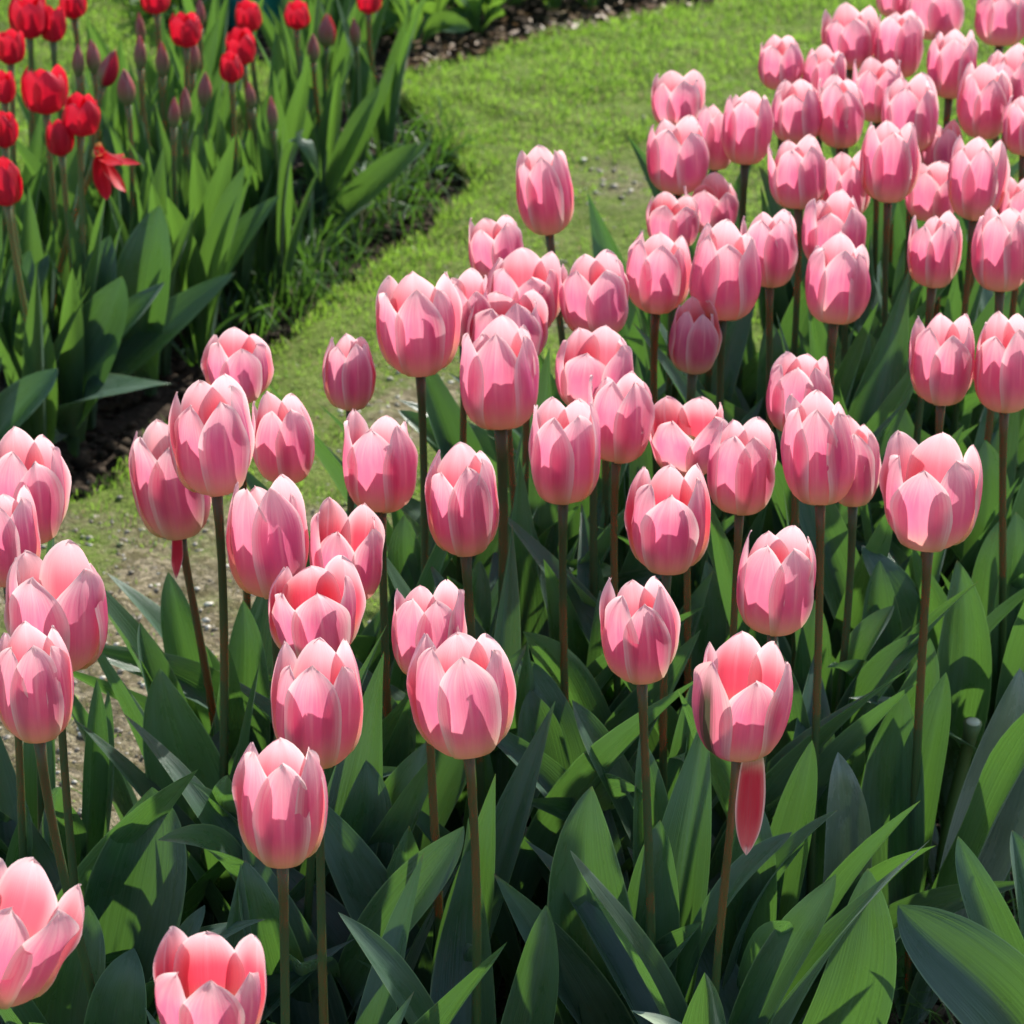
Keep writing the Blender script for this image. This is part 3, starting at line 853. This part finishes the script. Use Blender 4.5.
# leaves placed as in the photograph: (tip u, v, tip height), (visible foot u, v), width px, channel turn in degrees, sideways bow px, material
HERO = [
 ((168, 572, .25), (187, 700), 46, 5, 0), ((140, 622, .24), (178, 745), 46, 30, -8), ((160, 668, .27), (238, 875), 88, 12, -16), ((152, 787, .25), (118, 950), 104, -20, 12),
 ((97, 678, .27), (98, 860), 36, 50, -4), ((108, 690, .25), (104, 860), 34, -30, 6), ((28, 806, .20), (2, 890), 30, 30, 0), ((88, 905, .22), (45, 1040), 78, -20, 8), ((134, 948, .22), (100, 1050), 62, 10, 0),
 ((243, 600, .26), (236, 770), 56, 10, 6), ((404, 515, .26), (405, 610), 46, 15, 0), ((398, 410, .25), (500, 460), 34, 30, -12),
 ((366, 760, .25), (338, 910), 66, -15, 14), ((426, 742, .26), (352, 885), 62, -30, 10), ((464, 826, .26), (345, 965), 66, -25, 12), ((338, 912, .25), (470, 1050), 56, 35, -8),
 ((592, 786, .28), (604, 1020), 96, 0, -16), ((570, 850, .29), (700, 1020), 58, 45, -14), ((546, 905, .24), (522, 1040), 54, -15, 8), ((560, 506, .24), (545, 640), 36, -15, 4),
 ((516, 656, .26), (588, 740), 50, 25, -6), ((572, 700, .27), (650, 815), 54, 25, -8), ((640, 735, .28), (642, 900), 48, 5, 6), ((702, 668, .28), (676, 790), 40, -20, 4),
 ((812, 740, .27), (768, 910), 52, -20, 8), ((792, 832, .25), (684, 905), 42, -40, 6), ((838, 810, .25), (706, 905), 40, -40, 6), ((836, 874, .26), (725, 1030), 62, -30, 10),
 ((838, 752, .25), (858, 880), 50, 10, 0, 'g'), ((868, 868, .24), (862, 1060), 76, 10, 0), ((898, 905, .20), (1075, 1025), 96, -12, -20), ((958, 836, .22), (1022, 985), 48, 25, -6),
 ((957, 560, .28), (962, 750), 60, 5, 8), ((930, 638, .27), (888, 800), 54, -35, 10), ((946, 672, .26), (904, 820), 48, -20, 4), ((905, 690, .25), (896, 850), 66, -10, -4),
 ((1020, 668, .25), (966, 850), 78, 35, 12, 'g'), ((1016, 512, .27), (1008, 660), 62, 0, 4), ((1000, 520, .27), (978, 610), 30, -30, 0), ((862, 545, .26), (940, 640), 60, 30, -8),
 ((926, 632, .25), (826, 715), 46, -35, 6), ((894, 605, .26), (826, 680), 40, -35, 4), ((630, 1010, .20), (740, 1060), 34, 30, 0, 'p'), ((600, 590, .25), (600, 700), 42, 0, 6),
 ((480, 560, .25), (470, 660), 40, -10, 0), ((520, 530, .25), (520, 650), 40, 12, 0), ((706, 560, .26), (705, 660), 36, 10, 4), ((750, 790, .26), (742, 900), 60, 0, 0), ((245, 860, .24), (260, 980), 60, 20, 0),
 ((205, 905, .20), (150, 1000), 50, -45, 4), ((440, 660, .25), (430, 800), 48, -10, 0), ((530, 690, .25), (560, 800), 60, 20, -6), ((660, 820, .25), (640, 960), 64, -12, 8), ((1012, 830, .2), (1040, 930), 50, 20, 0),
 ((690, 505, .26), (690, 600), 40, -8, 4), ((770, 640, .26), (790, 760), 50, 12, 0), ((815, 600, .26), (815, 700), 44, -5, 4), ((880, 560, .26), (880, 680), 46, 12, -4), ((985, 440, .27), (990, 540), 46, 8, 4),
 ((900, 400, .27), (905, 490), 42, 14, -4), ((868, 330, .27), (872, 440), 42, -10, 4), ((770, 320, .27), (772, 400), 34, 10, 0), ((706, 400, .25), (690, 470), 32, -25, 0), ((958, 300, .27), (960, 380), 36, 4, 0),
 ((905, 250, .27), (910, 330), 34, 14, 0), ((955, 205, .27), (958, 300), 32, 10, 0), ((1010, 290, .27), (1012, 370), 34, -10, 0),
]
LEAFY = "leafy tulip plant without a flower filling a gap among the pink tulips"
extra = []
MATS = {'g': M_LEAF_SHEEN, 'p': M_PALE}
for i, hl in enumerate(HERO):
    (u, v, z), (bu, bv), wpx, turn, bow = hl[:5]
    mat = MATS[hl[5]] if len(hl) > 5 else M_LEAF
    rg = random.Random(5000 + i)
    T = at_z(u, v, z)
    B = at_y(bu, bv, T.y - .015)
    depth = (T - CAM).dot(FW)
    width = wpx * depth / F
    mid = at_y((u + bu) / 2 + bow * 2, (v + bv) / 2, (T.y + B.y) / 2 - .012)
    # rises from the plant whose foot is the handiest below the visible foot of the leaf
    g = Vector((B.x, B.y + .02, 0))
    root, foot = min(plants, key=lambda pf: (pf[1].xy - g.xy).length)
    if (foot.xy - g.xy).length > .13:
        foot = Vector((g.x, g.y, -.012))
        root = tag(empty("leafy_tulip", foot), LEAFY, "tulip plant", "flowerless tulip plants in the pink bed")
        plants.append((root, foot))
        extra.append(foot)
    lo = foot + Vector((0, 0, .01))
    lo2 = lo.lerp(B, .45) + Vector((0, 0, -.01))
    view = (CAM - mid).normalized()
    up_ax = (T - B).normalized()
    hint = Matrix.Rotation(math.radians(turn), 3, up_ax) @ (view * .9 + Vector((0, 0, .25)))
    leaf_obj([lo, lo2, B, mid * 1.0, T.lerp(mid, .3), T], width * 1.12, hint, mat, root, rg, fold=rg.uniform(.28, .6), twist=rg.uniform(-.45, .45), ripple=rg.uniform(.08, .24),
             nt=28, nv=10, origin=foot)

# each tulip's own rosette leaves
for i, (root, foot) in enumerate(plants):
    if foot in extra: continue
    rg = random.Random(7000 + i)
    n = 1 if i == 40 else rg.choice([3, 3, 4])
    a0 = rg.uniform(0, 6.28)
    for q in range(n):
        ln = rg.uniform(.26, .38) if foot.y > 2.2 else rg.uniform(.23, .34)
        random_leaf(root, a0 + q * 6.28 / n + rg.uniform(-.5, .5), ln, rg.uniform(.034, .060), rg.uniform(.03, .30), rg.uniform(.05, 1.1), M_LEAF, rg, nt=18, nv=8, ripple=rg.uniform(.08, .28))

# leafy plants with no flower that fill the bed between the blooms
spots = []
rg = random.Random(77)
tries = 0
while len(spots) < 70 and tries < 6000:
    tries += 1
    u, v = rg.uniform(120, 1060), rg.uniform(400, 1240)
    p = at_z(u, v)
    if not inside(PINK_BED, np.array([p.x]), np.array([p.y]))[0]: continue
    if dist(PINK_BED, np.array([p.x]), np.array([p.y]))[0] < .05: continue
    if u < 330 and v < 960: continue
    if u > 770 and v > 880: continue
    if min((p.xy - f.xy).length for _, f in plants) < .055: continue
    if spots and min((p.xy - s.xy).length for s in spots) < .07: continue
    spots.append(p)
for i, p in enumerate(spots):
    rg = random.Random(9000 + i)
    root = empty("leafy_tulip", Vector((p.x, p.y, -.012)))
    tag(root, "leafy tulip plant without a flower filling a gap among the pink tulips", "tulip plant", "flowerless tulip plants in the pink bed")
    n = rg.choice([2, 3, 3, 4]); a0 = rg.uniform(0, 6.28)
    for q in range(n):
        random_leaf(root, a0 + q * 6.28 / n + rg.uniform(-.5, .5), rg.uniform(.24, .36) if p.y > 2.3 else rg.uniform(.20, .30), rg.uniform(.032, .058), rg.uniform(.05, .4), rg.uniform(.1, 1.1), M_LEAF, rg, nt=18, nv=8, ripple=rg.uniform(.08, .28))

# the stalk that lost its flower
top = at_z(973, 722, .17)
foot = Vector((top.x - .012, top.y + .01, -.012))
root = tag(empty("cut_tulip_stalk", foot), "headless tulip stalk cut off short with a pale round end beside a sheen-painted leaf", "tulip plant")
rg = random.Random(31)
make_stem(root, top, Vector((.1, -.1, 1)), foot, .0048, M_STEM_RED, rg)
V, Fc, U = lathe([(.0052, -.002), (.0056, .0), (.0048, .0012), (.001, .0014)], 12)
mesh_obj("cut_end", V, Fc, M_CUT, root, U, loc=top - foot)
random_leaf(root, 2.4, .16, .03, .2, .4, M_LEAF, rg, nt=14, nv=6)

# ------------------------------------------------------------------ red tulips, buds and leaves of the second bed
RZ = 0.30
RED = [   # u, v, w, h, label, extras
 (45, 91, 44, 52, "large open red tulip standing in front of the crowded red group", dict(op=.05, ph=20)),
 (29, 18, 38, 46, "red tulip at the top edge beside a brighter orange red one", dict(op=.02, ph=10)),
 (53, 24, 26, 42, "bright orange red tulip half behind another against the lawn", dict(op=.04, ph=30, dz=-.01)),
 (73, 4, 26, 34, "red tulip dipping from the top edge in front of the lawn", dict(op=.0, ph=10)),
 (10, 48, 28, 38, "red tulip at the picture's edge behind the large open one", dict(op=.04, ph=0)),
 (4, 88, 22, 44, "red tulip cut by the picture's edge beside the large open one", dict(op=.0, ph=15)),
 (4, 130, 26, 44, "dull half green red tulip cut by the picture's edge under others", dict(op=-.08, ph=15)),
 (5, 184, 32, 56, "lowest red tulip, cut by the picture's edge over leaf blades", dict(op=-.02, ph=0)),
 (81, 116, 37, 46, "closed red tulip just above the fallen open bloom", dict(op=-.06, ph=30)),
 (60, 138, 26, 44, "red tulip hanging low behind a pointed leaf tip", dict(op=-.05, ph=10, dz=-.02)),
 (104, 141, 40, 40, "red tulip collapsed wide open with petals splayed sideways", dict(op=.3, ph=60, dz=-.03, tilt=(.5, -.1), splay=True)),
 (186, 31, 31, 34, "rosy red tulip standing alone above many closed buds", dict(op=.03, ph=25)),
 (241, 48, 28, 40, "bright red tulip behind a duller one, below the teal tub", dict(op=.0, ph=25, tilt=(-.05, 0))),
 (231, 68, 23, 34, "small dull red tulip in front of a bright one", dict(op=-.10, ph=10, dz=.0)),
 (249, 17, 26, 34, "red tulip directly in front of the teal tub", dict(op=.0, ph=20)),
 (297, 16, 25, 30, "round red tulip next to the teal tub on the far side", dict(op=-.03, ph=5)),
 (369, 1, 24, 28, "last red tulip of the bed, at the top edge by the lawn corner", dict(op=.0, ph=10)),
 (155, -2, 30, 26, "red tulip peeping in at the top edge over tall bare stems", dict(op=.02, ph=10)),
]
RBUD = [(78, 60, 14, 30), (93, 56, 16, 32), (126, 87, 20, 34), (140, 52, 14, 32), (162, 59, 15, 34), (193, 56, 16, 32), (205, 89, 16, 32), (185, 104, 14, 32), (355, 32, 12, 28),
        (313, 48, 14, 28), (200, 14, 12, 28), (272, 113, 12, 32), (140, 28, 11, 30), (174, 112, 13, 28), (250, 95, 12, 26)]
rplants = []
for i, (u, v, w, h, label, ex) in enumerate(RED):
    rg = random.Random(2000 + i)
    zc = RZ + ex.get('dz', 0) - .00045 * max(0, u - 140)
    C = at_z(u, v, zc)
    depth = (C - CAM).dot(FW)
    R = w * depth / F / 2 * 1.06
    L = max(2.0 * R, min(2.7 * R, h * depth / F * .88))
    tx, ty = ex.get('tilt', (0, 0))
    axis_ = Vector((tx + rg.uniform(-.08, .08), ty + rg.uniform(-.08, .05), 1)).normalized()
    base = C - axis_ * L * .47
    foot = Vector((base.x - tx * .1 + rg.uniform(-.02, .02), base.y + rg.uniform(-.02, .02), -.012))
    root = tag(empty("red_tulip", foot), label, "tulip", "red tulips in the second bed")
    make_stem(root, base, axis_, foot, .0028, M_STEM_RED, rg)
    if ex.get('splay'):
        fl = mesh_obj("flower", *[(lathe([(.004, 0), (.005, .003), (.004, .006), (.003, .008)], 8)[q]) for q in (0, 1)], M_HEART, root, lathe([(.004, 0), (.005, .003), (.004, .006), (.003, .008)], 8)[2], loc=base - foot)
        for az, el in ((80, -.25), (60, -.9), (40, -.05), (20, -1.05), (150, -.4)):
            V, U, Fc = petal_geo(.016, .042, -.1, .62, .9, rg, nt=14, nv=8)
            Q = []
            for p in V:
                w_ = Vector((p.x, p.y + .016, p.z))
                w_ = Matrix.Rotation(math.radians(90) - el, 3, 'X') @ w_
                Q.append(Matrix.Rotation(math.radians(az), 3, 'Z') @ w_)
            mesh_obj("petal", Q, Fc, M_RED, fl, U)
    else:
        make_flower(root, base - foot, axis_, R, L, ex.get('op', 0) - .04, ex.get('ph', 0), rg, M_RED, nt=13)
    rplants.append((root, foot))
for i, (u, v, w, h) in enumerate(RBUD + [(109, 68, 22, 36), (327, 30, 20, 32)]):
    rg = random.Random(3000 + i)
    opening = i >= len(RBUD)
    zc = RZ - .03 - .00040 * max(0, u - 110)
    C = at_z(u, v, zc)
    depth = (C - CAM).dot(FW)
    R = w * depth / F / 2 * .9
    L = h * depth / F * 1.12
    axis_ = Vector((rg.uniform(-.12, .12) + (.3 if u == 109 else 0), rg.uniform(-.12, .12), 1)).normalized()
    base = C - axis_ * L * .5
    foot = Vector((base.x + rg.uniform(-.02, .02), base.y + rg.uniform(-.02, .02), -.012))
    root = empty("tulip_bud", foot)
    if u == 109: lab = "leaning bud just opening red beside the crowded red tulips"
    elif u == 327: lab = "bud showing a red side, near the lawn corner of the bed"
    else: lab = "closed mauve tulip bud on a green stem among the red tulips"
    tag(root, lab, "tulip bud", "closed tulip buds in the second bed")
    make_stem(root, base, axis_, foot, .0026, M_STEM_RED, rg)
    zx = axis_; xx = (Vector((1, 0, 0)) - zx * zx.x).normalized(); M = Matrix((xx, zx.cross(xx), zx)).transposed()
    V, Fc, U = lathe([(.003, 0), (R * .6, L * .06), (R * .85, L * .25), (R * .8, L * .5), (R * .55, L * .72), (R * .2, L * .9), (.0008, L * .97)], 10)
    bud = mesh_obj("bud", [M @ (Vector(p) * 1.0) for p in V], Fc, M_BUD, root, U, loc=base - foot)
    ph = rg.uniform(0, 2)
    for q in range(3):
        V, U, Fc = [], [], None
        nt_, nv_ = 12, 8
        for a in range(nt_ + 1):
            t = a / nt_
            r = R * interp([(0, .25), (.1, .72), (.3, 1), (.55, .92), (.8, .52), (1, .10)], t)
            for b in range(nv_ + 1):
                s = -1 + 2 * b / nv_
                an = s * 1.12 * min(1, (1.02 - t) * 2.2 + .2)
                rr = r * (1 + .05 * abs(s))
                V.append(M @ (Matrix.Rotation(ph + q * 2.094, 3, 'Z') @ Vector((rr * math.sin(an), -rr * math.cos(an), L * t))))
                U.append((b / nv_, t))
        mesh_obj("petal", V, grid_faces(nt_, nv_), M_RED if (opening and q == 0) else M_BUD, bud, U)
    rplants.append((root, foot))

# leafy plants of the second bed
spots = []
rg = random.Random(78)
tries = 0
while len(spots) < 165 and tries < 9000:
    tries += 1
    u, v = rg.uniform(-60, 455), rg.uniform(95, 520)
    p = at_z(u, v)
    X1, Y1 = np.array([p.x]), np.array([p.y])
    if not inside(RED_BED, X1, Y1)[0] or dist(RED_BED, X1, Y1)[0] < (.06 if u < 300 and v > 250 else .03): continue
    if u > (365 if v < 210 else 400): continue
    if 222 < u < 305 and v < 225: continue
    if u > 230 and dist(RED_BED, X1, Y1)[0] < .135 and v > 150: continue
    if min((p.xy - f.xy).length for _, f in rplants) < .05: continue
    if spots and min((p.xy - s.xy).length for s in spots) < .042: continue
    spots.append(p)
for i, p in enumerate(spots):
    rg = random.Random(9500 + i)
    root = empty("leafy_tulip", Vector((p.x, p.y, -.012)))
    tag(root, "leafy tulip plant without a flower in the bed of red tulips", "tulip plant", "flowerless tulip plants in the red bed")
    rplants.append((root, Vector((p.x, p.y, -.012))))
for i, (root, foot) in enumerate(rplants):
    rg = random.Random(8000 + i)
    n = rg.choice([3, 3, 4]); a0 = rg.uniform(0, 6.28)
    for q in range(n):
        random_leaf(root, a0 + q * 6.28 / n + rg.uniform(-.5, .5), rg.uniform(.17, .26), rg.uniform(.018, .038), rg.uniform(.0, .22), rg.uniform(.0, .4), M_LEAF_RED, rg, nt=13, nv=6, ripple=rg.uniform(.05, .14))

RHERO = [
 ((122, 276, .16), (50, 430), 68, -20, 22), ((236, 272, .13), (85, 410), 50, -35, -14), ((165, 282, .15), (95, 350), 36, -35, 0), ((58, 368, .13), (-20, 450), 46, -35, 10),
 ((172, 384, .07), (60, 400), 62, -55, -12), ((160, 205, .20), (130, 320), 52, -12, 0), ((280, 195, .15), (190, 300), 38, -30, -4), ((418, 142, .10), (345, 215), 40, -30, 6),
 ((432, 140, .09), (372, 205), 32, -40, -4), ((318, 175, .17), (288, 82), 22, 150, 6), ((245, 165, .2), (205, 270), 34, -25, 0), ((75, 130, .24), (62, 290), 28, 5, 0), ((48, 255, .17), (0, 350), 36, -30, 8),
 ((30, 250, .18), (10, 330), 40, -20, 0), ((178, 122, .21), (165, 240), 30, -10, 0), ((380, 85, .15), (345, 150), 26, -20, 0), ((395, 60, .17), (345, 175), 20, -20, 4), ((110, 235, .18), (80, 340), 44, -15, 0), 
]
for i, ((u, v, z), (bu, bv), wpx, turn, bow) in enumerate(RHERO):
    rg = random.Random(6000 + i)
    if u == 318: (u, v), (bu, bv) = (318, 178), (285, 85)
    T = at_z(u, v, z); B = at_y(bu, bv, T.y - .02)
    if u == 318: B = at_z(bu, bv, .26)
    depth = (T - CAM).dot(FW)
    mid = at_y((u + bu) / 2 + bow, (v + bv) / 2 - abs(bow) * .6, (T.y + B.y) / 2 - .01)
    g = Vector((B.x, B.y + .02, 0))
    root, foot = min(rplants, key=lambda pf: (pf[1].xy - g.xy).length)
    if (foot.xy - g.xy).length > .06 and u != 318:
        foot = Vector((g.x, g.y, -.012))
        root = tag(empty("leafy_tulip", foot), "leafy tulip plant without a flower in the bed of red tulips", "tulip plant", "flowerless tulip plants in the red bed")
    lo = foot + Vector((0, 0, .01))
    view = (CAM - mid).normalized()
    hint = Matrix.Rotation(math.radians(turn), 3, (T - B).normalized()) @ (view * .9 + Vector((0, 0, .3)))
    leaf_obj([lo, lo.lerp(B, .5), B, mid, T.lerp(mid, .3), T], wpx * depth / F * (1.2 if v > 180 else 1.0), hint, M_LEAF if v > 180 else M_LEAF_RED, root, rg, fold=rg.uniform(.2, .4), twist=rg.uniform(-.2, .2), nt=24, nv=8, origin=foot)

# strap-leaved clumps along the red bed's edge
for i, (u, v) in enumerate([(300, 300), (340, 262), (372, 240), (405, 215), (430, 200), (268, 318), (318, 245), (355, 215), (388, 190), (245, 345), (212, 375), (330, 290), (415, 178), (296, 262)]):
    rg = random.Random(400 + i)
    p = at_z(u - 20, v - 22)
    root = tag(empty("strap_leaf_clump", Vector((p.x, p.y, -.012))), "clump of thin arching strap leaves on dark soil at the red bed's edge", "plant", "strap leaved clumps along the red bed")
    for q in range(rg.randint(7, 11)):
        random_leaf(root, rg.uniform(0, 6.28), rg.uniform(.06, .12), rg.uniform(.004, .007), rg.uniform(.2, .8), rg.uniform(.4, 1.5), M_STRAP, rg, nt=9, nv=3, ripple=.03,
                    wt=[(0, .8), (.3, 1), (.7, .8), (.9, .4), (1, .02)])

# ------------------------------------------------------------------ the far bed: low leafy plants, dry litter, the teal tub
LOWW = [(0, .12), (.2, .22), (.35, .55), (.55, .95), (.7, 1.0), (.85, .78), (.95, .42), (1, .04)]
low = []
rg = random.Random(55)
tries = 0
while len(low) < 75 and tries < 5000:
    tries += 1
    u, v = rg.uniform(160, 700), rg.uniform(-90, 66)
    edge = 79 - (u - 400) * .23
    if u < 400: edge = 72
    if v > edge - 34: continue
    p = at_z(u, v)
    if 205 < u < 310 and v > -12: continue
    if low and min((p.xy - s.xy).length for s in low) < .05: continue
    low.append(p)
for i, p in enumerate(low):
    rg = random.Random(600 + i)
    root = tag(empty("low_leafy_plant", Vector((p.x, p.y, -.012))), "low bright green leafy plant in the far border beyond the lawn", "plant", "low leafy plants in the far border")
    n = rg.randint(7, 11)
    for q in range(n):
        random_leaf(root, q * 6.28 / n + rg.uniform(-.4, .4), rg.uniform(.05, .10), rg.uniform(.016, .030), rg.uniform(.15, .75), rg.uniform(.3, 1.0), M_LOW, rg, nt=9, nv=5, wt=LOWW, ripple=.15)

n = 420
uu = RNG.uniform(390, 690, n); vv = 80 - (uu - 400) * .23 - np.abs(RNG.normal(0, 13, n)) - 4
co, tr, tt = [], [], []
for i in range(n):
    c = at_z(uu[i], vv[i]); s = RNG.uniform(.003, .009)
    a, b = RNG.uniform(0, 6.28), RNG.uniform(-.5, .5)
    d = Vector((math.cos(a), math.sin(a), b)).normalized() * s; e = Vector((-math.sin(a), math.cos(a), RNG.uniform(-.5, .5))).normalized() * s * .45
    c.z = RNG.uniform(-.004, .010)
    k0 = len(co)
    up = Vector((0, 0, s * .35))
    co += [c - d, c + e + up * RNG.uniform(-.2, 1), c + d + up * RNG.uniform(0, 1), c - e + up * RNG.uniform(-.2, 1), c + up * .2]
    tr += [(k0, k0 + 4, k0 + 1), (k0 + 1, k0 + 4, k0 + 2), (k0 + 2, k0 + 4, k0 + 3), (k0 + 3, k0 + 4, k0)]
    t = (RNG.uniform(0, 1), RNG.uniform(0, 1), 0, 1)
    tt += [t] * 5
raw_mesh("leaf_litter", np.array([tuple(q) for q in co]), np.array(tr), M_LITTER, np.array(tt))

p = at_z(258, 26)
tub = tag(empty("teal_tub", Vector((p.x, p.y + .05, -.012))), "teal garden tub standing behind the red tulips at the top edge", "tub")
ow = [(.042, 0), (.046, .004), (.052, .09), (.056, .125)]
V, Fc, U = lathe(ow + [(.053, .125), (.049, .09), (.043, .012), (.002, .010)], 28)
mesh_obj("tub_body", V, Fc, M_TEAL, tub, U)
V, Fc, U = lathe([(.0565, .116), (.0605, .118), (.0615, .124), (.0605, .130), (.0535, .130), (.0530, .124), (.0565, .116)], 28)
mesh_obj("rim", V, Fc, M_TEAL, tub, U)
pts = [Vector((.061 * math.cos(a), -.004 - .02 * math.sin(a), .122 + .05 * math.sin(a))) for a in np.linspace(0, math.pi, 17)]
V, Fc, U = tube(pts, [.0018] * 17, 6)
mesh_obj("handle", V, Fc, M_STEEL, tub, U)
print("objects", len(bpy.data.objects))
